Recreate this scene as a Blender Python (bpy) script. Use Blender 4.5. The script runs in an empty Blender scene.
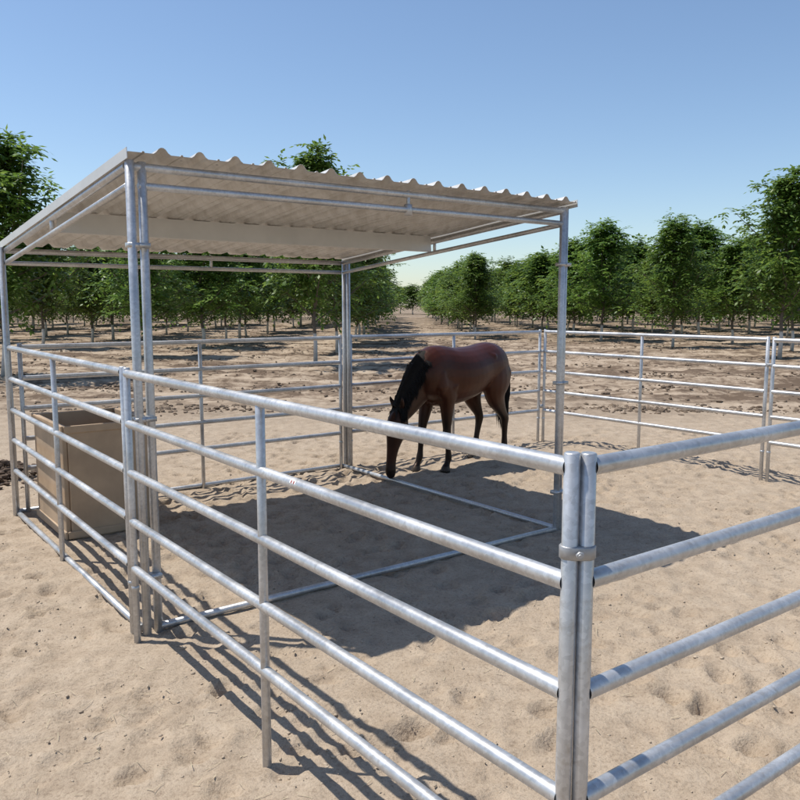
import bpy, math, random
import numpy as np
from mathutils import Vector, Matrix, noise
random.seed(7); rng=np.random.default_rng(7)
S=bpy.context.scene
col=S.collection
S.view_settings.view_transform='Standard'; S.view_settings.look='None'; S.view_settings.exposure=0; S.view_settings.gamma=1

# ------------------------------------------------------------ camera, light
cd=bpy.data.cameras.new('camera'); cam=bpy.data.objects.new('camera',cd); col.objects.link(cam)
cam.location=(0,0,1.965); cam.rotation_euler=(math.radians(90-6.8),0,0)
cd.sensor_width=36; cd.lens=36; cd.clip_end=6000; cd.clip_start=0.05
S.camera=cam
sd=Vector((1.35,-0.25,-2.8)).normalized()
ld=bpy.data.lights.new('sun','SUN'); ld.energy=5.0; ld.angle=math.radians(0.53); ld.color=(1,0.96,0.89)
sun=bpy.data.objects.new('sun',ld); col.objects.link(sun); sun.rotation_euler=sd.to_track_quat('-Z','Y').to_euler(); sun.location=(-10,2,20)
w=bpy.data.worlds.new('World'); S.world=w; w.use_nodes=True
nt=w.node_tree; bg=nt.nodes['Background']; sky=nt.nodes.new('ShaderNodeTexSky'); sky.sky_type='NISHITA'; sky.sun_disc=False
sky.sun_elevation=math.asin(-sd.z); sky.sun_rotation=math.atan2(-sd.x,-sd.y)
sky.air_density=1.0; sky.dust_density=0.45; sky.ozone_density=3.2; sky.altitude=0
nt.links.new(sky.outputs[0],bg.inputs[0]); bg.inputs[1].default_value=0.145

# ------------------------------------------------------------ material helpers
def mat(name):
    m=bpy.data.materials.new(name); m.use_nodes=True
    n=m.node_tree.nodes; return m,n,m.node_tree.links,n['Principled BSDF']
def noise_n(n,l,vec,scale,detail=3,rough=0.55,dist=0):
    t=n.new('ShaderNodeTexNoise'); t.inputs['Scale'].default_value=scale; t.inputs['Detail'].default_value=detail
    t.inputs['Roughness'].default_value=rough; t.inputs['Distortion'].default_value=dist
    if vec is not None: l.new(vec,t.inputs['Vector'])
    return t.outputs['Fac']
def ramp(n,l,fac,stops):
    r=n.new('ShaderNodeValToRGB'); e=r.color_ramp.elements
    while len(e)<len(stops): e.new(0.5)
    for i,(p,c) in enumerate(stops):
        e[i].position=p; e[i].color=(c[0],c[1],c[2],1) if not isinstance(c,(int,float)) else (c,c,c,1)
    l.new(fac,r.inputs[0]); return r.outputs[0]
def mix(n,l,fac,a,b,mode='MIX'):
    m=n.new('ShaderNodeMix'); m.data_type='RGBA'; m.blend_type=mode
    for s,v in ((m.inputs[0],fac),(m.inputs[6],a),(m.inputs[7],b)):
        if isinstance(v,(int,float)): s.default_value=v
        elif isinstance(v,tuple): s.default_value=(*v,1)
        else: l.new(v,s)
    return m.outputs[2]
def bump(n,l,h,strength,dist,prev=None):
    b=n.new('ShaderNodeBump'); b.inputs['Strength'].default_value=strength; b.inputs['Distance'].default_value=dist
    l.new(h,b.inputs['Height'])
    if prev is not None: l.new(prev,b.inputs['Normal'])
    return b.outputs[0]
def mapr(n,l,v,a,b,c,d):
    m=n.new('ShaderNodeMapRange'); l.new(v,m.inputs[0])
    for i,x in enumerate((a,b,c,d)): m.inputs[i+1].default_value=x
    return m.outputs[0]

# galvanised steel
def galv(name,base=0.60,metal=0.66,rough=0.38):
    m,n,l,p=mat(name)
    tc=n.new('ShaderNodeTexCoord').outputs['Object']
    v=n.new('ShaderNodeTexVoronoi'); v.inputs['Scale'].default_value=80; l.new(tc,v.inputs['Vector'])
    sp=n.new('ShaderNodeSeparateColor'); l.new(v.outputs['Color'],sp.inputs[0])
    big=noise_n(n,l,tc,3.5,4,0.65); fine=noise_n(n,l,tc,30,3,0.65)
    c1=ramp(n,l,big,[(0.32,(base*0.76,base*0.77,base*0.78)),(0.5,(base*.96,base*.965,base*.97)),(0.68,(base*1.14,base*1.145,base*1.15))])
    c2=ramp(n,l,sp.outputs[0],[(0,0.82),(1,1.0)])
    c=mix(n,l,1.0,c1,c2,'MULTIPLY')
    dirt=ramp(n,l,fine,[(0.56,(0,0,0)),(0.76,(.5,.5,.5))])
    c=mix(n,l,dirt,c,(0.34,0.30,0.25))
    l.new(c,p.inputs['Base Color']); p.inputs['Metallic'].default_value=metal
    l.new(mapr(n,l,big,0.3,0.7,rough-0.08,rough+0.16),p.inputs['Roughness'])
    l.new(bump(n,l,fine,0.14,0.002),p.inputs['Normal'])
    return m
M_galv=galv('galvanised_steel')
M_galv2=galv('galvanised_steel_dull',0.44,0.65,0.5)

def simple(name,c,rough=0.7,metal=0,var=0.15,scale=8,bs=0.2):
    m,n,l,p=mat(name); tc=n.new('ShaderNodeTexCoord').outputs['Object']
    f=noise_n(n,l,tc,scale,4,0.6)
    l.new(ramp(n,l,f,[(0.3,tuple(x*(1-var) for x in c)),(0.7,tuple(min(1,x*(1+var)) for x in c))]),p.inputs['Base Color'])
    p.inputs['Roughness'].default_value=rough; p.inputs['Metallic'].default_value=metal
    if bs: l.new(bump(n,l,noise_n(n,l,tc,scale*8,2),bs,0.003),p.inputs['Normal'])
    return m
M_red=simple('red_label',(0.28,0.04,0.03),0.5)
M_white=simple('white_label',(0.80,0.80,0.78),0.6,0,0.04)
M_dark=simple('print_black',(0.03,0.03,0.03),0.5)

# ------------------------------------------------------------ mesh builder
class MB:
    def __init__(s): s.v=[]; s.f=[]; s.mi=[]; s.m=0
    def tube(s,a,b,r,seg=20,cap=True,r2=None,bev=0.003):
        a=Vector(a); b=Vector(b); d=(b-a).normalized(); r2=r2 or r
        x=d.orthogonal().normalized(); y=d.cross(x)
        prof=[(a,r)] if not cap else [(a,r*0.82),(a+d*bev,r)]
        prof+= [(b,r2)] if not cap else [(b-d*bev,r2),(b,r2*0.82)]
        base=len(s.v)
        for c,rr in prof:
            for i in range(seg):
                t=2*math.pi*i/seg; s.v.append(c+x*(rr*math.cos(t))+y*(rr*math.sin(t)))
        for k in range(len(prof)-1):
            for i in range(seg):
                j=(i+1)%seg; s.f.append((base+k*seg+i,base+k*seg+j,base+(k+1)*seg+j,base+(k+1)*seg+i)); s.mi.append(s.m)
        if cap:
            s.f.append(tuple(base+i for i in range(seg))[::-1]); s.mi.append(s.m)
            k=(len(prof)-1)*seg; s.f.append(tuple(base+k+i for i in range(seg))); s.mi.append(s.m)
    def path(s,pts,radii,seg=8,cap=True):
        pts=[Vector(p) for p in pts]; base=len(s.v); x=None
        for i,p in enumerate(pts):
            d=(pts[min(i+1,len(pts)-1)]-pts[max(i-1,0)]).normalized()
            if x is None: x=d.orthogonal().normalized()
            x=(x-d*x.dot(d)).normalized(); y=d.cross(x)
            for k in range(seg):
                t=2*math.pi*k/seg; s.v.append(p+(x*math.cos(t)+y*math.sin(t))*radii[i])
        for i in range(len(pts)-1):
            for k in range(seg):
                j=(k+1)%seg; s.f.append((base+i*seg+k,base+i*seg+j,base+(i+1)*seg+j,base+(i+1)*seg+k)); s.mi.append(s.m)
        if cap:
            s.f.append(tuple(base+i for i in range(seg))[::-1]); s.mi.append(s.m)
            k=(len(pts)-1)*seg; s.f.append(tuple(base+k+i for i in range(seg))); s.mi.append(s.m)
    def box(s,c,ax,ay,az,hx,hy,hz):
        c=Vector(c); base=len(s.v)
        for i in (-1,1):
            for j in (-1,1):
                for k in (-1,1): s.v.append(c+ax*(i*hx)+ay*(j*hy)+az*(k*hz))
        for q in ((0,1,3,2),(4,6,7,5),(0,4,5,1),(2,3,7,6),(0,2,6,4),(1,5,7,3)):
            s.f.append(tuple(base+t for t in q)); s.mi.append(s.m)
    def obj(s,name,mats,parent=None,smooth=True,bevel=0):
        me=bpy.data.meshes.new(name); me.from_pydata([tuple(v) for v in s.v],[],s.f)
        for m in mats: me.materials.append(m)
        me.polygons.foreach_set('material_index',s.mi)
        if smooth:
            me.polygons.foreach_set('use_smooth',[len(f)<=4 for f in s.f])
        me.update()
        o=bpy.data.objects.new(name,me); col.objects.link(o)
        if parent: o.parent=parent
        if bevel:
            b=o.modifiers.new('bevel','BEVEL'); b.width=bevel; b.segments=2; b.limit_method='ANGLE'
        return o
def np_mesh(name,verts,faces,mats,smooth=False,attr=None,link=True):
    me=bpy.data.meshes.new(name); k=faces.shape[1]
    me.vertices.add(len(verts)); me.vertices.foreach_set('co',verts.astype(np.float32).ravel())
    me.loops.add(faces.size); me.loops.foreach_set('vertex_index',faces.astype(np.int32).ravel())
    me.polygons.add(len(faces)); me.polygons.foreach_set('loop_start',(np.arange(len(faces))*k).astype(np.int32))
    me.polygons.foreach_set('use_smooth',np.full(len(faces),smooth))
    me.update(calc_edges=True); me.validate()
    for m in mats: me.materials.append(m)
    if not link: return me
    o=bpy.data.objects.new(name,me); col.objects.link(o); return o

# ------------------------------------------------------------ layout frame of the corral
A0=Vector((-1.53,4.63,0)); U=Vector((0.8,0.6,0)); V=Vector((-0.6,0.8,0)); Z=Vector((0,0,1))
def P(u,v,z=0): return A0+U*u+V*v+Z*z
W=3.61; L=3.42
RAILS=[1.578,1.29,1.005,0.72,0.435]

def panel(p0,p1,mid=True,rr=0.0235,rp=0.0200):
    b=MB(); p0=Vector(p0); p1=Vector(p1); d=(p1-p0).normalized()
    j=lambda s: (random.random()-0.5)*2*s
    t0=Vector((j(.005),j(.005),0)); t1=Vector((j(.005),j(.005),0)); dz=j(.004)
    a=p0+d*0.022; c=p1-d*0.022
    b.tube(a+Z*-0.03,a+t0+Z*(1.612+dz),rp); b.tube(c+Z*-0.03,c+t1+Z*(1.612+dz),rp)
    for r in RAILS:
        b.tube(a+t0*(r/1.6)+Z*(r+dz+j(.003))+d*0.008,c+t1*(r/1.6)+Z*(r+dz+j(.003))-d*0.008,rr,cap=False)
    if mid:
        m=(p0+p1)/2+(t0+t1)/4
        b.tube(m+Z*-0.03,m+Z*(RAILS[0]+dz),0.0195)
    for q,sg in ((a,-1),(c,1)):
        b.tube(q+Z*(.32-0.016),q+Z*(.32+0.016),rp*1.14)
    return b.obj('fence_panel',[M_galv])
panel(P(-.082,-.06),P(-.082,-3.37))                # near left panel
panel(P(-.07,0.00),P(-.03,L))                      # shelter side panel
panel(P(0.05,L),P(W-.0,L))                         # shelter back
panel(P(W+.10,L),P(W+3.41,L))                      # back panel
panel(P(W+3.44,L-.03),P(W+3.44,L-3.40))            # far side
panel(P(W+3.44,L-3.43),P(W+3.44,-3.38))
panel(P(-.071,-3.375),P(3.50,-3.375))
panel(P(3.53,-3.375),P(W+3.40,-3.40))

# corner clamp + labels
b=MB()
def clampbox(u,v,z,ax):
    c=P(u,v,z); ax=ax.normalized(); ay=Z.cross(ax)
    seg=24; prof=[]
    for k in range(seg):
        t=2*math.pi*k/seg; x=math.cos(t)*.025; y=math.sin(t)*.025; x+= .020 if x>0 else -.020; prof.append((x,y))
    bs=len(b.v)
    for (dz,s_) in ((-.017,.93),(-.014,1),(.014,1),(.017,.93)):
        for (x,y) in prof: b.v.append(c+ax*x*s_+ay*y*s_+Z*dz)
    for r_ in range(3):
        for k in range(seg):
            j=(k+1)%seg; b.f.append((bs+r_*seg+k,bs+r_*seg+j,bs+(r_+1)*seg+j,bs+(r_+1)*seg+k)); b.mi.append(0)
    b.f.append(tuple(bs+k for k in range(seg))[::-1]); b.mi.append(0); b.f.append(tuple(bs+3*seg+k for k in range(seg))); b.mi.append(0)
    b.tube(c-ay*.045,c+ay*.045,.006,seg=8); b.tube(c-ay*.042,c-ay*.032,.011,seg=6); b.tube(c+ay*.032,c+ay*.042,.011,seg=6)
pa=P(-.082,-3.348); pb=P(-.049,-3.375)
cc=(pa+pb)/2
def uv(p): q=p-A0; return q.dot(U),q.dot(V)
for z in (1.365,.55): clampbox(*uv(cc),z,pb-pa)
for z in (1.3,.5):
    clampbox(W+3.425,L-.025,z,P(0,0)-P(.03,.05)); clampbox(W+3.44,L-3.415,z,V); clampbox(3.515,-3.375,z,U)
b.obj('corner_clamp',[M_galv2])
def wraplabel(name,axis_p,axis_d,r,zc,h,facing,arc,mats,bands):
    bb=MB(); x=facing.normalized(); x=(x-axis_d*x.dot(axis_d)).normalized(); y=axis_d.cross(x)
    nseg=8; nb=len(bands)
    for bi,mi in enumerate(bands):
        z0=zc-h/2+h*bi/nb; z1=z0+h/nb
        for (a0,a1,mm) in ((-.5,-.36,0),(-.36,.36,mi),(.36,.5,0)):
            bs=len(bb.v)
            for i in range(nseg+1):
                t=arc*(a0+(a1-a0)*i/nseg); o=x*math.cos(t)*r+y*math.sin(t)*r
                bb.v.append(axis_p+axis_d*z0+o); bb.v.append(axis_p+axis_d*z1+o)
            for i in range(nseg):
                bb.f.append((bs+2*i,bs+2*i+2,bs+2*i+3,bs+2*i+1)); bb.mi.append(mm)
    return bb.obj(name,mats)
wraplabel('price_label',pa,Z,0.0212,1.290,0.070,Vector((.35,-1,0)),1.7,[M_white,M_dark],[0,0,0,0,1,0,1,0,0,1,1,0,0,0])
q0=P(-.082,-.084,RAILS[1]); q1=P(-.082,-3.346,RAILS[1]); dd=(q1-q0).normalized()
wraplabel('rail_label',q0,dd,0.0248,1.93,0.045,Vector((-.5,-.6,.35)),.7,[M_white,M_red],[0,1,0,1,0])

# ------------------------------------------------------------ shelter
sh=bpy.data.objects.new('horse_shelter',None); col.objects.link(sh)
ZH=2.80; ZL=2.51
def rz(v): return ZH-(ZH-ZL)*v/L
b=MB()
b.tube(P(-.005,-.03,-.02),P(-.005,-.03,rz(0)-.03),0.026)
b.tube(P(0.075,0.00,-.02),P(0.075,0.00,rz(0)-.03),0.026)
b.tube(P(-.02,L+.04,-.02),P(-.02,L+.04,rz(L)-.03),0.026)
b.tube(P(-.045,L-.05,-.02),P(-.045,L-.05,rz(L)-.03),0.024)
b.tube(P(W+.06,L+.03,-.02),P(W+.06,L+.03,rz(L)-.03),0.026)
b.tube(P(W+.085,L-.020,-.02),P(W+.085,L-.020,rz(L)-.03),0.024)
b.tube(P(W,0,-.02),P(W,0,rz(0)-.03),0.026)
b.tube(P(W+.050,0.015,-.02),P(W+.050,0.015,rz(0)-.03),0.024)
for (u,v,zs) in ((.03,-.02,(0.35,1.3,2.3)),(W+.026,0.008,(0.35,1.3,2.3))):
    for z in zs:
        c=P(u,v,z); b.box(c,U,V,Z,.062,.034,.014); b.tube(c-V*.05,c+V*.05,.007,seg=8)
b.obj('posts',[M_galv],sh)
b=MB()
R=0.024
b.tube(P(0,0,rz(0)-.06),P(W,0,rz(0)-.06),R)
b.tube(P(0.05,0,2.635),P(W,0,2.635),0.022)
b.tube(P(0,L,rz(L)-.06),P(W,L,rz(L)-.06),R); b.tube(P(0,L,rz(L)-.17),P(W,L,rz(L)-.17),0.02)
for u in (-.005,W+.02):
    b.tube(P(u,0.02,rz(0)-.06),P(u,L-.02,rz(L)-.06),R)
    b.tube(P(u,0.02,rz(0)-.17),P(u,L-.02,rz(L)-.17),0.02)
    b.tube(P(u,L*.5,rz(L*.5)-.06),P(u,L*.5,rz(L*.5)-.17),0.016)
u=W*.55
b.tube(P(u,0,2.60),P(u,0,rz(0)-.03),0.014); b.tube(P(u,0,2.595),P(u,0,2.675),0.03,seg=12)
b.tube(P(u,L,rz(L)-.03),P(u,L,rz(L)-.19),0.014)
b.tube(P(0.08,-.0,.022),P(W,0,.026),0.023); b.tube(P(W+.01,0.02,.028),P(W+.01,L,.028),0.022)
b.tube(P(-.02,0.02,.026),P(-.02,L,.026),0.022); b.tube(P(0,L+.03,.026),P(W,L+.03,.026),0.022)
b.obj('frame_rails',[M_galv],sh)
M_pur=simple('purlin_steel',(0.60,0.595,0.575),0.5,0.25,0.07,3,0.05)
b=MB(); sl=Vector(P(0,L,rz(L))-P(0,0,rz(0))).normalized(); up=U.cross(sl).normalized()
c=P(W/2,L*.5,rz(L*.5)-.085)
b.box(c,U,sl,up,W/2-.03,.003,.075)
b.box(c+up*.073+sl*.026,U,sl,up,W/2-.031,.022,.0025); b.box(c-up*.073+sl*.026,U,sl,up,W/2-.031,.022,.0025)
b.obj('purlin',[M_pur],sh,smooth=False)
m,n,l,p=mat('roof_sheet'); tc=n.new('ShaderNodeTexCoord').outputs['Object']
f=noise_n(n,l,tc,1.6,4,0.6)
mp=n.new('ShaderNodeMapping'); mp.vector_type='POINT'; l.new(tc,mp.inputs[0]); mp.inputs['Rotation'].default_value=(0,0,-math.atan2(.6,.8)); mp.inputs['Scale'].default_value=(9,1.2,3)
st=noise_n(n,l,mp.outputs[0],1.5,4,0.65)
c=ramp(n,l,f,[(0.3,(0.57,0.555,0.52)),(0.7,(0.67,0.655,0.62))]); c=mix(n,l,0.5,c,ramp(n,l,st,[(0.35,(0.38,0.345,0.30)),(0.6,(0.66,0.645,0.62))]))
l.new(c,p.inputs['Base Color']); p.inputs['Metallic'].default_value=0.2; p.inputs['Roughness'].default_value=0.42
M_roof=m
u0,u1,v0,v1=-.03,W+.065,-.09,L+.09
prof=[];per=0.225;u=u0+.02
prof.append((u0,0))
while u<u1-1e-6:
    for (du,h) in ((0.001,0),(0.058,0),(0.062,0.008),(0.070,.008),(0.074,0),(0.125,0),(0.140,0.010),(0.156,0.030),(0.168,0.037),(0.182,0.037),(0.194,0.030),(0.210,0.010)):
        if u+du<=u1: prof.append((u+du,h))
    u+=per
prof.append((u1,0)); prof.sort()
N=24; vs=[];fs=[]
def rp_(u,v,h): return P(u,v,rz(v)+h)
for i,(u,h) in enumerate(prof):
    for k in range(N+1):
        v=v0+(v1-v0)*k/N; vs.append(tuple(rp_(u,v,h-.002+0.003*math.sin(v*4+u*3))))
for i in range(len(prof)-1):
    for k in range(N):
        a=i*(N+1)+k; fs.append((a,a+N+1,a+N+2,a+1))
me=bpy.data.meshes.new('roof_sheet'); me.from_pydata(vs,[],fs); me.materials.append(M_roof); me.update()
ro=bpy.data.objects.new('roof_sheet',me); col.objects.link(ro); ro.parent=sh
so=ro.modifiers.new('s','SOLIDIFY'); so.thickness=.0015; so.offset=1
b=MB()
for u in (u0-.006,u1+.006):
    c=(P(u,v0,rz(v0))+P(u,v1,rz(v1)))/2
    hl=(P(u,v1,rz(v1))-P(u,v0,rz(v0))).length/2
    b.box(c-up*.010,sl,U,up,hl,.002,.030)
b.obj('side_trim',[M_pur],sh,smooth=False)
b=MB()
for i in range(15):
    for v in (0.0,L*.5,L):
        u=u0+.02+per*i+.095
        b.tube(rp_(u,v,-.001),rp_(u,v,.008),0.009,seg=8)
b.obj('roof_screws',[M_galv2],sh)

# ------------------------------------------------------------ feed box
M_bin=simple('tan_plastic',(0.40,0.29,0.19),0.65,0,0.18,3,0.15)
b=MB()
bu0,bu1,bv0,bv1=.14,.86,2.25,3.22; H=.97
def wall(ua,va,ub,vb,th,h0,h1):
    c=(P(ua,va)+P(ub,vb))/2; d=(P(ub,vb)-P(ua,va)); ll=d.length/2; d.normalize(); nn=Vector((-d.y,d.x,0))
    b.box(c+Z*(h0+h1)/2,d,nn,Z,ll,th,(h1-h0)/2)
wall(bu0,bv0,bu0,bv1,.02,.005,H); wall(bu1,bv0,bu1,bv1,.02,.005,H)
wall(bu0+.021,bv0,bu1-.021,bv0,.018,.006,H-.002); wall(bu0+.021,bv1,bu1-.021,bv1,.018,.006,H-.002)
for z,hh in ((H-.03,.035),(.05,.035)):
    wall(bu0-.025,bv0-.03,bu0-.025,bv1+.03,.010,z-hh,z+hh); wall(bu1+.025,bv0-.03,bu1+.025,bv1+.03,.010,z-hh,z+hh)
    wall(bu0-.012,bv0-.024,bu1+.012,bv0-.024,.010,z-hh+.003,z+hh-.003); wall(bu0-.012,bv1+.024,bu1+.012,bv1+.024,.010,z-hh+.003,z+hh-.003)
c=P((bu0+bu1)/2,(bv0+bv1)/2,.10); b.box(c,U,V,Z,(bu1-bu0)/2-.03,(bv1-bv0)/2-.03,.01)
b.obj('feed_bin',[M_bin],None,smooth=False,bevel=0.008)

# ------------------------------------------------------------ ground
def axis(lo,hi,step,far,growth):
    core=list(np.arange(lo,hi,step)); s=step; x=core[-1]; r=[]
    while x<far: s=min(s*growth,80); x+=s; r.append(x)
    s=step; x=lo; q=[]
    while x>-far: s=min(s*growth*1.01,80); x-=s; q.append(x)
    return np.array(q[::-1]+core+r)
gx=axis(-4.6,6.2,0.028,2500,1.035)
core=list(np.arange(1.2,12.5,0.028)); s=.028;x=core[-1]; r=[]
while x<2500: s=min(s*1.018,80); x+=s; r.append(x)
q=[];s=.028;x=1.2
while x>-60: s*=1.15; x-=s; q.append(x)
gy=np.array(q[::-1]+core+r)
X,Y=np.meshgrid(gx,gy)
Hh=np.zeros_like(X)
nz=noise.noise
for (i,j),_ in np.ndenumerate(Hh):
    x=X[i,j];y=Y[i,j]
    if abs(x)<60 and -5<y<90:
        h=0.035*nz((x*.55,y*.55,0))
        if abs(x)<9 and y<16:
            m_=.7+.7*nz((x*.6,y*.6,31))
            h+=m_*(0.022*nz((x*2.6,y*2.6,3))+0.020*nz((x*6,y*6,5))+0.014*nz((x*13,y*13,8)))
        else:
            h+=0.03*nz((x*1.2,y*1.2,9))
        k=min(1,max(0,(y-14)/3))
        if k>0: h+=k*(0.10*nz((x*.4,y*1.3,11))+0.08*nz((x*1.5,y*2.2,4)))
        Hh[i,j]=h
def dent(x,y,r,dp,an,el,soft=4):
    i0,i1=np.searchsorted(gy,[y-.3,y+.3]); j0,j1=np.searchsorted(gx,[x-.3,x+.3])
    dx=X[i0:i1,j0:j1]-x; dy=Y[i0:i1,j0:j1]-y
    a=(dx*math.cos(an)+dy*math.sin(an))/el; c=-dx*math.sin(an)+dy*math.cos(an)
    d=np.sqrt(a*a+c*c)/r
    Hh[i0:i1,j0:j1]+= -dp*np.exp(-d**soft*.8)+dp*.5*np.exp(-((d-1.35)/.28)**2)
for _ in range(2200):
    dent(rng.uniform(-4.5,6.1),1.3+11.1*rng.random()**1.3,rng.uniform(.035,.075),rng.uniform(.008,.030),rng.uniform(0,3.14),rng.uniform(1,1.8))
for _ in range(38):
    x=rng.uniform(-4.3,5.8); y=rng.uniform(1.4,12); an=rng.uniform(0,6.28)
    for k in range(14):
        an+=rng.normal(0,.12); x+=.32*math.cos(an); y+=.32*math.sin(an)
        if not(-4.3<x<5.9 and 1.4<y<12.2): break
        sd_=.11*(1 if k%2 else -1)
        dent(x-sd_*math.sin(an),y+sd_*math.cos(an),.062,rng.uniform(.022,.038),an,1.15,5)
ny,nx=X.shape
vt=np.stack([X.ravel(),Y.ravel(),Hh.ravel()],1)
ii,jj=np.meshgrid(np.arange(ny-1),np.arange(nx-1),indexing='ij'); a=(ii*nx+jj).ravel()
fc=np.stack([a,a+1,a+nx+1,a+nx],1)
m,n,l,p=mat('dirt'); geo=n.new('ShaderNodeNewGeometry').outputs['Position']
sep=n.new('ShaderNodeSeparateXYZ'); l.new(geo,sep.inputs[0])
f1=noise_n(n,l,geo,0.55,4,0.6,.3); f2=noise_n(n,l,geo,5,4,0.65); f3=noise_n(n,l,geo,48,3,0.7); f4=noise_n(n,l,geo,230,2,0.6)
c=ramp(n,l,f1,[(0.3,(0.370,0.290,0.210)),(0.7,(0.445,0.358,0.268))])
c=mix(n,l,0.55,c,ramp(n,l,f2,[(0.32,(0.290,0.222,0.158)),(0.50,(0.400,0.318,0.234)),(0.72,(0.480,0.395,0.300))]))
c=mix(n,l,0.75,c,ramp(n,l,f3,[(0.28,(0.56,0.53,0.51)),(0.5,(1,1,1)),(0.75,(1.0,1.0,1.0))]),'MULTIPLY')
c=mix(n,l,0.5,c,ramp(n,l,f4,[(0.3,(0.64,0.62,0.60)),(0.55,(1,1,1))]),'MULTIPLY')
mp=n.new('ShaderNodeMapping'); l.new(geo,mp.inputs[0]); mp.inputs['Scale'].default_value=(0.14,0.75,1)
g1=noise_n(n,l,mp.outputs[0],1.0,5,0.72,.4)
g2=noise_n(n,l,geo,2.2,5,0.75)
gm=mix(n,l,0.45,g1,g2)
litter_shade=ramp(n,l,gm,[(0.45,(0.13,0.092,0.064)),(0.50,(0.26,0.195,0.138)),(0.56,(0.41,0.325,0.24))])  # orchard soil and litter tones, with tree-shadow bands painted into the colour
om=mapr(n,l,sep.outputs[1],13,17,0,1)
c=mix(n,l,om,c,litter_shade)
l.new(c,p.inputs['Base Color']); p.inputs['Roughness'].default_value=0.95; p.inputs['Specular IOR Level'].default_value=0.1
bn=bump(n,l,f2,0.45,0.03); bn=bump(n,l,f3,0.75,0.012,bn)
l.new(bn,p.inputs['Normal'])
M_dirt=m
gr=np_mesh('ground',vt,fc,[M_dirt],True)
def gh(x,y):
    i=min(max(np.searchsorted(gy,y),1),ny-1); j=min(max(np.searchsorted(gx,x),1),nx-1); return Hh[i,j]

ico=np.array([(0,0,1),(.894,0,.447),(.276,.851,.447),(-.724,.526,.447),(-.724,-.526,.447),(.276,-.851,.447),(.724,.526,-.447),(-.276,.851,-.447),(-.894,0,-.447),(-.276,-.851,-.447),(.724,-.526,-.447),(0,0,-1)])
icf=np.array([(0,1,2),(0,2,3),(0,3,4),(0,4,5),(0,5,1),(1,6,2),(2,7,3),(3,8,4),(4,9,5),(5,10,1),(6,7,2),(7,8,3),(8,9,4),(9,10,5),(10,6,1),(11,7,6),(11,8,7),(11,9,8),(11,10,9),(11,6,10)])
def clods(name,pts,sizes,material,flat=.6,smooth=False):
    n_=len(pts); vv=np.repeat(ico[None],n_,0)*rng.uniform(.6,1.25,(n_,12,1))
    sc=np.stack([rng.uniform(.7,1.4,n_),rng.uniform(.7,1.4,n_),rng.uniform(.4,.8,n_)*flat/.6],1)*sizes[:,None]
    vv=vv*sc[:,None,:]; an=rng.uniform(0,6.28,n_); ca,sa=np.cos(an),np.sin(an)
    x=vv[:,:,0]*ca[:,None]-vv[:,:,1]*sa[:,None]; y=vv[:,:,0]*sa[:,None]+vv[:,:,1]*ca[:,None]
    vv=np.stack([x,y,vv[:,:,2]],2)+pts[:,None,:]
    ff=(icf[None]+(np.arange(n_)*12)[:,None,None]).reshape(-1,3)
    return np_mesh(name,vv.reshape(-1,3),ff,[material],smooth)
M_clod=simple('dirt_clod',(0.40,0.32,0.235),0.95,0,0.2,3,0)
pts=[];sz=[]
for _ in range(15000):
    y=1.3+abs(rng.normal(0,1))*6; x=rng.uniform(-.62,.62)*(y+1.5)
    if nz((x*.9,y*.9,2))<-.1+rng.uniform(-.3,.3): continue
    s=.0025+.008*rng.random()**3+.006*(rng.random()<.02); pts.append((x,y,gh(x,y)-s*.1)); sz.append(s)
clods('dirt_clods',np.array(pts),np.array(sz),M_clod,.6,True)
M_lit=simple('orchard_litter',(0.16,0.115,0.078),0.95,0,0.45,1.2,0)
pts=[];sz=[]
for _ in range(20000):
    y=14.5+60*rng.random()**1.6
    if rng.random()<.7: y=15.0+round((y-15.0)/3.6)*3.6+rng.normal(0,.32)
    x=rng.uniform(-.6,.6)*(y+3)
    if nz((x*.3,y*.8,6))<rng.uniform(-.5,.35): continue
    s=.015+.050*rng.random()**2; pts.append((x,y,gh(x,y)+s*.1)); sz.append(s)
clods('orchard_litter',np.array(pts),np.array(sz),M_lit)
M_straw=simple('straw',(0.46,0.39,0.26),0.8,0,0.25,3,0)
vv=[];ff=[]
for k in range(2600):
    y=1.3+abs(rng.normal(0,1))*5; x=rng.uniform(-.6,.6)*(y+1.2)
    if nz((x*.7,y*.7,21))<rng.uniform(-.2,.5): continue
    ln=rng.uniform(.010,.04); an=rng.uniform(0,3.14); wd=rng.uniform(.0006,.0015); z=gh(x,y)+.004
    dx,dy=math.cos(an),math.sin(an); b0=len(vv); tz=rng.uniform(-.2,.2)*ln
    for s_,t_ in ((-1,-1),(1,-1),(1,1),(-1,1)): vv.append((x+dx*ln*s_-dy*wd*t_,y+dy*ln*s_+dx*wd*t_,z+abs(tz)+tz*s_+.001))
    ff.append((b0,b0+1,b0+2,b0+3))
np_mesh('straw',np.array(vv),np.array(ff),[M_straw])
pts=[];sz=[]
for _ in range(1500):
    r=abs(rng.normal(0,.35)); a=rng.uniform(0,6.28); h=max(0,.28-.42*r)
    x=-4.95+r*1.3*math.cos(a); y=9.0+r*math.sin(a); pts.append((x,y,rng.uniform(0,1)*h+.01)); sz.append(rng.uniform(.02,.05))
clods('manure_pile',np.array(pts),np.array(sz),simple('manure',(0.09,0.06,0.04),0.95,0,.4,4,0))

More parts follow.
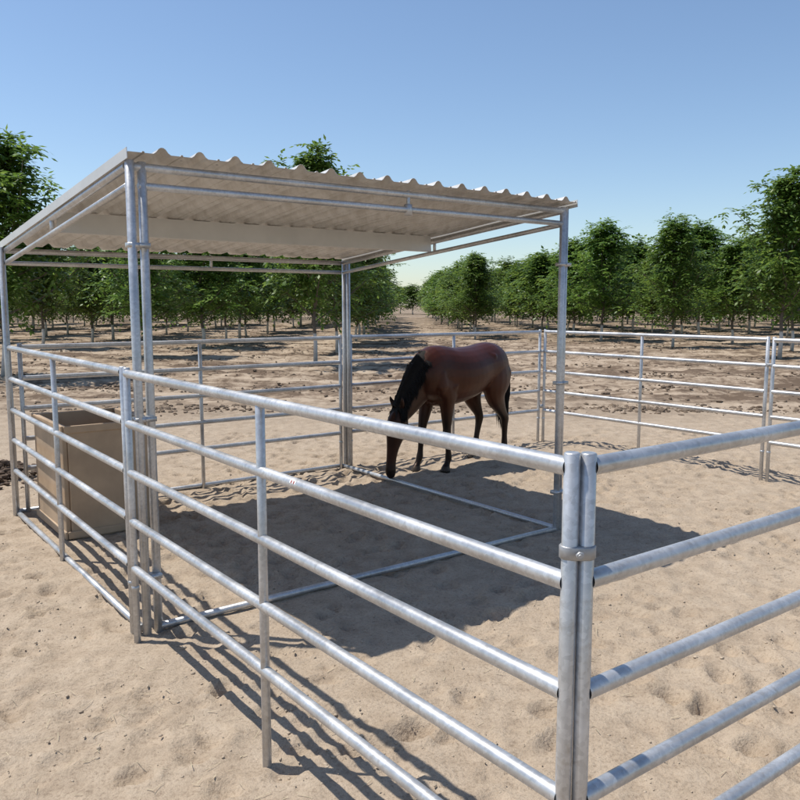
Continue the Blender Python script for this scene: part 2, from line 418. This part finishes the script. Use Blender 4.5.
# ------------------------------------------------------------ trees
m,n,l,p=mat('leaf'); geo=n.new('ShaderNodeNewGeometry')
rnd=geo.outputs['Random Per Island']; oi=n.new('ShaderNodeObjectInfo').outputs['Random']
c=ramp(n,l,rnd,[(0,(0.042,0.090,0.015)),(0.5,(0.080,0.152,0.025)),(1,(0.135,0.210,0.042))])
hs=n.new('ShaderNodeHueSaturation'); l.new(c,hs.inputs['Color']); l.new(mapr(n,l,oi,0,1,.485,.505),hs.inputs['Hue']); l.new(mapr(n,l,oi,0,1,.8,1.2),hs.inputs['Value'])
l.new(hs.outputs[0],p.inputs['Base Color']); p.inputs['Roughness'].default_value=.45; p.inputs['Specular IOR Level'].default_value=.35
tr=n.new('ShaderNodeBsdfTranslucent'); hs2=n.new('ShaderNodeHueSaturation'); l.new(hs.outputs[0],hs2.inputs['Color']); hs2.inputs['Value'].default_value=1.8; hs2.inputs['Hue'].default_value=.48
l.new(hs2.outputs[0],tr.inputs[0]); ms=n.new('ShaderNodeMixShader'); ms.inputs[0].default_value=.4
l.new(p.outputs[0],ms.inputs[1]); l.new(tr.outputs[0],ms.inputs[2]); l.new(ms.outputs[0],n['Material Output'].inputs[0])
M_leaf=m
m,n,l,p=mat('bark'); tc=n.new('ShaderNodeTexCoord').outputs['Object']; sp=n.new('ShaderNodeSeparateXYZ'); l.new(tc,sp.inputs[0])
nn=noise_n(n,l,tc,9,3,.6); bc=ramp(n,l,nn,[(0.3,(0.09,0.07,0.055)),(0.7,(0.20,0.165,0.13))])
wm=mapr(n,l,sp.outputs[2],0.85,0.92,1,0)
c=mix(n,l,wm,bc,ramp(n,l,nn,[(0.3,(0.50,0.48,0.44)),(0.7,(0.72,0.70,0.66))])); l.new(c,p.inputs['Base Color']); p.inputs['Roughness'].default_value=.9
M_bark=m
def make_tree(name,seed,height,nl,sprigs,leaf,wid=1.0):
    rg=random.Random(seed); b=MB()
    tp=[Vector((0,0,-.05))]; lean=Vector((rg.uniform(-.04,.04),rg.uniform(-.04,.04),0))
    nseg=9
    for i in range(1,nseg+1):
        z=height*.93*i/nseg; tp.append(Vector((lean.x*z+rg.uniform(-.05,.05),lean.y*z+rg.uniform(-.05,.05),z)))
    b.path(tp,[.070*(1-.88*(i/nseg)**.8) for i in range(nseg+1)],seg=8)
    tips=[]
    zb=1.15
    for k in range(nl):
        f=(k+rg.random()*.8)/nl; z=zb+(height*.90-zb)*f**.9
        i=min(nseg-1,int(z/(height*.93)*nseg)); o=tp[i].lerp(tp[i+1],z/(height*.93)*nseg-i)
        az=k*2.4+rg.uniform(-.6,.6)
        R=(1.3+1.2*math.sin(math.pi*min(1,(f*.85+.15))**.8))*wid*rg.uniform(.55,1.3)*(1-.48*f)
        el=math.radians(16+50*f+rg.uniform(-12,18))
        d=Vector((math.cos(az)*math.cos(el),math.sin(az)*math.cos(el),math.sin(el)))
        pts=[o]; q=o.copy(); dd=d.copy()
        for s_ in range(5):
            dd=(dd+Vector((rg.uniform(-.22,.22),rg.uniform(-.22,.22),rg.uniform(-.05,.24)))).normalized()
            q=q+dd*R/5; pts.append(q.copy())
        b.path(pts,[.026*(1-.15*j)*(1-.5*f)+.002 for j in range(6)],seg=4,cap=False)
        for j in range(1,6):
            for s_ in range(3):
                pt=pts[j]; e=Vector((rg.uniform(-1,1),rg.uniform(-1,1),rg.uniform(-.35,1.0))).normalized()
                ln=rg.uniform(.25,.75)*(1.15-.1*j); t2=pt+e*ln
                tips.append((pt,t2,e))
    nw=len(b.v); verts=np.array([tuple(v) for v in b.v])
    lv=[]
    top=tp[-1]
    for s_ in range(14):
        e=Vector((rg.uniform(-.35,.35),rg.uniform(-.35,.35),1)).normalized(); tips.append((top-Vector((0,0,.5)),top+e*rg.uniform(.1,.8),e))
    dens_off=rg.uniform(0,99)
    for (a,t2,e) in tips:
        dn=nz((a.x*.9+dens_off,a.y*.9,a.z*.9))
        k_=sprigs if dn>-.15 else max(1,sprigs//2)
        for s_ in range(k_):
            base=a.lerp(t2,rg.uniform(.2,1.05)); dr=(e*.5+Vector((rg.uniform(-1,1),rg.uniform(-1,1),rg.uniform(-.55,.45)))).normalized()
            rl=leaf*rg.uniform(1.8,2.9); side=dr.cross(Vector((0,0,1)))
            if side.length<.1: side=Vector((1,0,0))
            side.normalize()
            for t_ in range(7):
                f=(t_//2+1)/4 if t_<6 else 1.05
                sg=(1 if t_%2 else -1) if t_<6 else 0
                o=base+dr*rl*f+Vector((0,0,-.25*rl*f*f))
                d=(dr*.6+side*sg*.9+Vector((rg.uniform(-.25,.25),rg.uniform(-.25,.25),-.35+rg.uniform(-.3,.2)))).normalized()
                wv=d.cross(Vector((rg.uniform(-.6,.6),rg.uniform(-.6,.6),1))).normalized()*leaf*.24
                ln=leaf*rg.uniform(.75,1.15)
                lv.append((o,o+d*ln*.45+wv,o+d*ln,o+d*ln*.45-wv))
    lva=np.array([[tuple(x) for x in q_] for q_ in lv]).reshape(-1,3)
    nl_=len(lv)
    me=bpy.data.meshes.new(name)
    faces=[list(f) for f in b.f]
    fl=np.arange(nl_*4).reshape(-1,4)+nw
    allv=np.concatenate([verts,lva]); tot=[len(f) for f in faces]+[4]*nl_
    loops=np.concatenate([np.array([i for f in faces for i in f]),fl.ravel()])
    starts=np.concatenate([[0],np.cumsum(tot)[:-1]])
    me.vertices.add(len(allv)); me.vertices.foreach_set('co',allv.astype(np.float32).ravel())
    me.loops.add(len(loops)); me.loops.foreach_set('vertex_index',loops.astype(np.int32))
    me.polygons.add(len(tot)); me.polygons.foreach_set('loop_start',starts.astype(np.int32))
    me.materials.append(M_bark); me.materials.append(M_leaf)
    me.polygons.foreach_set('material_index',np.array([0]*len(faces)+[1]*nl_,dtype=np.int32))
    me.update(calc_edges=True)
    return me
near=[make_tree('walnut_tree_mesh',s,6.0,34,4,.180) for s in (1,2,3,4,5)]
farm=[make_tree('walnut_tree_far_mesh',s,6.0,26,2,.32) for s in (11,12,13,14)]
def place(me,name,x,y,h,parent=None,s=1.0):
    o=bpy.data.objects.new(name,me); col.objects.link(o); k=h/6.0
    o.location=(x,y,gh(x,y) if y<90 else 0); o.rotation_euler=(0,0,random.uniform(0,6.28)); o.scale=(k*s,k*s,k)
    if parent: o.parent=parent
    return o
for (x,y,h,s) in ((-10.7,21.5,6.2,1.1),(-2.75,26,6.6,.95),(14.0,29.5,6.5,1.05),(-2.6,33,5.8,1.1),(-16.6,27,5.6,1),(-9.5,30,5.6,1.1),(16.4,33.5,6.1,1.1),(12.6,37,5.7,1.1)):
    place(random.choice(near),'walnut_tree',x,y,h,None,s)
orch=bpy.data.objects.new('orchard_trees',None); col.objects.link(orch)
cnt=0
for i in range(-13,14):
    x=-2.7+6.6*i if i<=0 else 4.6+6.2*(i-1)
    y=36 if i<0 else (39 if i==0 else (46 if i==1 else (44 if i==2 else 40)))
    while y<125:
        if abs(x)<.60*y+6 and random.random()>.02:
            h=random.uniform(4.9,6.3)
            if i==1: h*=.88
            me=random.choice(near) if y<56 else random.choice(farm)
            place(me,'tree',x+random.uniform(-.4,.4),y+random.uniform(-.5,.5),h,orch,random.uniform(1.1,1.4)); cnt+=1
        y+=4.6 if y<80 else 7
for k in range(80):
    x=-110+220*k/80; place(random.choice(farm),'tree',x+random.uniform(-1,1),random.uniform(150,175),random.uniform(5,6),orch,1.7)

# ------------------------------------------------------------ horse
hv=[];hf=[]
def loft(rings,seg=18):
    base=len(hv); n_=len(rings); pts=[Vector(r[:3]) for r in rings]
    for i,r in enumerate(rings):
        d=(pts[min(i+1,n_-1)]-pts[max(i-1,0)]).normalized(); lat=Vector((0,1,0)); lat=(lat-d*lat.dot(d)).normalized(); pr=lat.cross(d)
        for k in range(seg):
            t=2*math.pi*k/seg; hv.append(pts[i]+pr*(r[3]*math.cos(t))+lat*(r[4]*math.sin(t)))
    for i in range(n_-1):
        for k in range(seg):
            j=(k+1)%seg; hf.append((base+i*seg+k,base+i*seg+j,base+(i+1)*seg+j,base+(i+1)*seg+k))
    hf.append(tuple(base+k for k in range(seg))[::-1]); hf.append(tuple(base+(n_-1)*seg+k for k in range(seg)))
def smoothr(r,sub=3):
    out=[]; a=[np.array(q,float) for q in r]
    for i in range(len(a)-1):
        p0=a[max(i-1,0)];p1=a[i];p2=a[i+1];p3=a[min(i+2,len(a)-1)]
        for k in range(sub):
            t=k/sub; out.append(tuple(.5*((2*p1)+(-p0+p2)*t+(2*p0-5*p1+4*p2-p3)*t*t+(-p0+3*p1-3*p2+p3)*t**3)))
    out.append(tuple(a[-1])); return out
loft(smoothr([(-.87,0,1.20,.06,.05),(-.81,0,1.21,.18,.15),(-.70,0,1.205,.255,.225),(-.52,0,1.205,.295,.275),(-.30,0,1.18,.295,.285),(-.05,0,1.135,.325,.315),(.2,0,1.115,.345,.305),(.42,0,1.13,.36,.255),(.58,0,1.15,.34,.225),(.72,0,1.11,.27,.205),(.82,0,1.06,.18,.15),(.87,0,1.05,.07,.06)]),24)
neck=[(.46,0,1.22,.28,.16),(.64,0,1.17,.285,.15),(.80,0,1.06,.245,.115),(.94,0,.93,.205,.095),(1.06,0,.81,.160,.083),(1.13,0,.75,.130,.072)]
loft(smoothr(neck),20)
head=[(1.09,0,.81,.06,.05),(1.12,0,.75,.11,.078),(1.150,0,.675,.145,.092),(1.175,0,.595,.150,.092),(1.205,0,.50,.125,.075),(1.235,0,.40,.092,.058),(1.258,0,.30,.072,.048),(1.272,0,.21,.066,.047),(1.278,0,.14,.070,.054),(1.272,0,.085,.060,.048),(1.262,0,.045,.035,.032)]
loft(smoothr(head),18)
for sy in (1,-1):
    loft([(1.13,sy*.050,.80,.03,.026),(1.150,sy*.068,.85,.036,.024),(1.178,sy*.085,.915,.026,.016),(1.195,sy*.09,.965,.005,.004)],10)
    loft([(1.20,sy*.062,.66,.02,.02),(1.215,sy*.080,.62,.034,.022),(1.225,sy*.062,.575,.02,.02)],8)
    loft([(1.11,sy*.05,.66,.05,.03),(1.115,sy*.072,.60,.085,.032),(1.14,sy*.05,.52,.05,.02)],10)
    loft([(1.305,sy*.025,.17,.012,.012),(1.315,sy*.034,.14,.020,.016),(1.31,sy*.028,.11,.012,.012)],8)
    loft([(.66,sy*.11,1.33,.05,.03),(.60,sy*.170,1.18,.10,.06),(.58,sy*.195,1.02,.11,.055),(.56,sy*.17,.92,.05,.03)],12)
    loft([(.48,sy*.16,1.12,.06,.04),(.40,sy*.205,1.02,.10,.06),(.40,sy*.185,.92,.06,.04)],12)
    loft([(-.30,sy*.19,1.36,.03,.03),(-.38,sy*.215,1.32,.06,.05),(-.46,sy*.19,1.27,.03,.03)],10)
    loft([(-.70,sy*.12,1.30,.06,.05),(-.70,sy*.170,1.12,.11,.08),(-.66,sy*.185,.98,.10,.07),(-.62,sy*.17,.86,.05,.04)],12)
def fore(sy,dx):
    y=sy*.135
    loft(smoothr([(.56,sy*.11,1.26,.10,.07),(.52,sy*.14,1.08,.18,.10),(.46+dx*.1,sy*.15,.93,.15,.095),(.46+dx*.25,y,.80,.102,.08),(.475+dx*.45,y,.64,.073,.063),(.485+dx*.6,y,.52,.054,.049),(.49+dx*.65,y,.465,.057,.051),(.485+dx*.7,y,.41,.044,.041),(.48+dx*.85,y,.27,.036,.032),(.48+dx*.95,y,.175,.046,.040),(.50+dx,y,.12,.038,.034),(.525+dx,y,.072,.042,.039)]),14)
    loft([(.523+dx,y,.08,.044,.042),(.535+dx,y,.05,.057,.052),(.545+dx,y,.0,.070,.062)],14)
def hind(sy,dx):
    y=sy*.14
    loft(smoothr([(-.52,sy*.12,1.28,.18,.12),(-.53,sy*.155,1.08,.25,.135),(-.49+dx*.1,sy*.17,.93,.215,.125),(-.50+dx*.25,sy*.16,.81,.158,.10),(-.575+dx*.4,sy*.15,.69,.103,.072),(-.66+dx*.55,y,.58,.068,.052),(-.695+dx*.65,y,.515,.066,.050),(-.69+dx*.7,y,.44,.050,.042),(-.675+dx*.85,y,.29,.040,.034),(-.665+dx*.95,y,.18,.048,.041),(-.64+dx,y,.12,.040,.036),(-.615+dx,y,.07,.044,.040)]),14)
    loft([(-.617+dx,y,.08,.046,.042),(-.605+dx,y,.05,.058,.052),(-.595+dx,y,0,.070,.060)],14)
fore(1,-.08); fore(-1,.14); hind(1,-.10); hind(-1,.16)
me=bpy.data.meshes.new('body'); me.from_pydata([tuple(v) for v in hv],[],hf); me.update()
tmp=bpy.data.objects.new('tmp',me); col.objects.link(tmp)
rm=tmp.modifiers.new('r','REMESH'); rm.mode='VOXEL'; rm.voxel_size=.0105; rm.use_smooth_shade=True
sm=tmp.modifiers.new('s','SMOOTH'); sm.iterations=12; sm.factor=.5
dg=bpy.context.evaluated_depsgraph_get(); body_me=bpy.data.meshes.new_from_object(tmp.evaluated_get(dg)); bpy.data.objects.remove(tmp)
body_me.name='body'
nr=smoothr(neck,6)
crest=[]
for i,r in enumerate(nr):
    p0=Vector(nr[max(i-1,0)][:3]); p1=Vector(nr[min(i+1,len(nr)-1)][:3]); d=(p1-p0).normalized(); pr=Vector((0,1,0)).cross(d)
    if pr.z<0: pr=-pr
    crest.append((Vector(r[:3])+pr*r[3]*.96,r[4],d,pr))
nvb=len(body_me.vertices); co=np.zeros(nvb*3); body_me.vertices.foreach_get('co',co); co=co.reshape(-1,3)
def sstep(a,b,x): t=np.clip((x-a)/(b-a),0,1); return t*t*(3-2*t)
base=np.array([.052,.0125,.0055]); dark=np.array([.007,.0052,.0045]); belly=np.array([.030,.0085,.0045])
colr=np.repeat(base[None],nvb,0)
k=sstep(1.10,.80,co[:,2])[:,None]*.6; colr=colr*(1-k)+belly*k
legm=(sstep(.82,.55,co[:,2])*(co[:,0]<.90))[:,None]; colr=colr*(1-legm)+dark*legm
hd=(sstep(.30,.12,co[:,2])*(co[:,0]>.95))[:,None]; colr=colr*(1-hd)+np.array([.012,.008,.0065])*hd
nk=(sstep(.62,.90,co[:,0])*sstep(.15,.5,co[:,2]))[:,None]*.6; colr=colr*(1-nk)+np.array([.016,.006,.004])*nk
cpts=np.array([tuple(c_[0]) for c_ in crest[8:]]); dmin=np.min(np.linalg.norm(co[:,None,:]-cpts[None],axis=2),axis=1)
cr=sstep(.10,.05,dmin)[:,None]; colr=colr*(1-cr)+dark*cr
hoof=((co[:,2]<.075)&(co[:,0]<.9))[:,None]; colr=np.where(hoof,np.array([.045,.038,.032]),colr)
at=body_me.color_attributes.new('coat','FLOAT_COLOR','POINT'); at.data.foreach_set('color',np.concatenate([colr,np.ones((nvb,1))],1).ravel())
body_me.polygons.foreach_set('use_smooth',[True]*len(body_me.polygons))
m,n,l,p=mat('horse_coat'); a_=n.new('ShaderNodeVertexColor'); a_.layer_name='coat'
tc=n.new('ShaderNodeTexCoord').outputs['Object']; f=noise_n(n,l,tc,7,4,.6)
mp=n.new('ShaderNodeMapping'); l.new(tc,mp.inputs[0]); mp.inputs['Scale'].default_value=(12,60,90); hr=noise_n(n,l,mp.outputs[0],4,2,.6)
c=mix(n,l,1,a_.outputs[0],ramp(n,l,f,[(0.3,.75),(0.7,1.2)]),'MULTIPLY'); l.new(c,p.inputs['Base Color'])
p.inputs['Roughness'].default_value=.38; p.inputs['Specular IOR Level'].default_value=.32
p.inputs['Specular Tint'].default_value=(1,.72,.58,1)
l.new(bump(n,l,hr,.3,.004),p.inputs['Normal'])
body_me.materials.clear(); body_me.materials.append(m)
horse=bpy.data.objects.new('horse',None); col.objects.link(horse)
bo=bpy.data.objects.new('body',body_me); col.objects.link(bo); bo.parent=horse
M_hair=simple('horse_hair',(0.009,0.007,0.006),.7,0,.3,20,.1); M_hair.node_tree.nodes['Principled BSDF'].inputs['Specular IOR Level'].default_value=.2
M_eye=simple('horse_eye',(0.01,0.008,0.006),.1,0,.1,5,0)
b=MB()
for sy in (1,-1):
    o=Vector((1.222,sy*.086,.615)); b.path([o-Vector((0,0,.02)),o-Vector((0,0,.012)),o,o+Vector((0,0,.012)),o+Vector((0,0,.02))],[.004,.015,.019,.015,.004],seg=10)
b.obj('eyes',[M_eye],horse)
b=MB(); rg=random.Random(5)
for k in range(900):
    f=.18+.82*rg.random(); i=f*(len(crest)-1); i0=min(int(i),len(crest)-2); c0=crest[i0][0].lerp(crest[i0+1][0],i-i0); wl=crest[i0][1]; pr=crest[i0][3]
    ln=rg.uniform(.09,.18)+.03*math.sin(f*17)+.02*math.sin(f*41); sw=rg.uniform(-.04,.04)
    side=1 if rg.random()<.85 else -1
    pts=[c0+Vector((0,rg.uniform(-.015,.010)*side,0))+pr*rg.uniform(-.004,.012), c0+pr*.012+Vector((0,side*.022,0)), c0-pr*.03+Vector((.005,side*(wl*.55+.008),-.02)), c0-pr*.05+Vector((sw*.5,side*(wl*.85+.012+rg.uniform(0,.012)),-ln*.5)), c0-pr*.05+Vector((sw,side*(wl+.010+rg.uniform(-.005,.014)),-ln))]
    b.path(pts,[.005,.0065,.006,.0045,.001],seg=4,cap=False)
for k in range(60):
    o=Vector((1.14,rg.uniform(-.03,.03),.835)); b.path([o,o+Vector((.06,rg.uniform(-.02,.02),-.01)),o+Vector((.115,rg.uniform(-.03,.03),-.12)),o+Vector((.135,rg.uniform(-.04,.04),-rg.uniform(.18,.26)))],[.006,.006,.005,.0012],seg=4,cap=False)
b.obj('mane',[M_hair],horse)
b=MB()
for k in range(260):
    o=Vector((-.83+rg.uniform(-.01,.01),rg.uniform(-.025,.025),1.32+rg.uniform(-.02,.02))); w_=rg.uniform(-1,1); v_=rg.uniform(-1,1); ln=rg.uniform(.62,.98)
    b.path([o,o+Vector((-.055,w_*.02,-.03)),o+Vector((-.095+v_*.02,w_*.04,-.16)),o+Vector((-.10+v_*.035,w_*.06,-.4)),o+Vector((-.085+v_*.045,w_*.065,-ln*.8)),o+Vector((-.08+v_*.03,w_*.05,-ln))],[.018,.016,.010,.008,.006,.0012],seg=4,cap=False)
b.obj('tail',[M_hair],horse)
hx,hy=.74,9.72
horse.location=(hx,hy,gh(hx,hy)-.015); horse.rotation_euler=(0,0,math.atan2(-.75,-.66))
print('TREES',cnt)
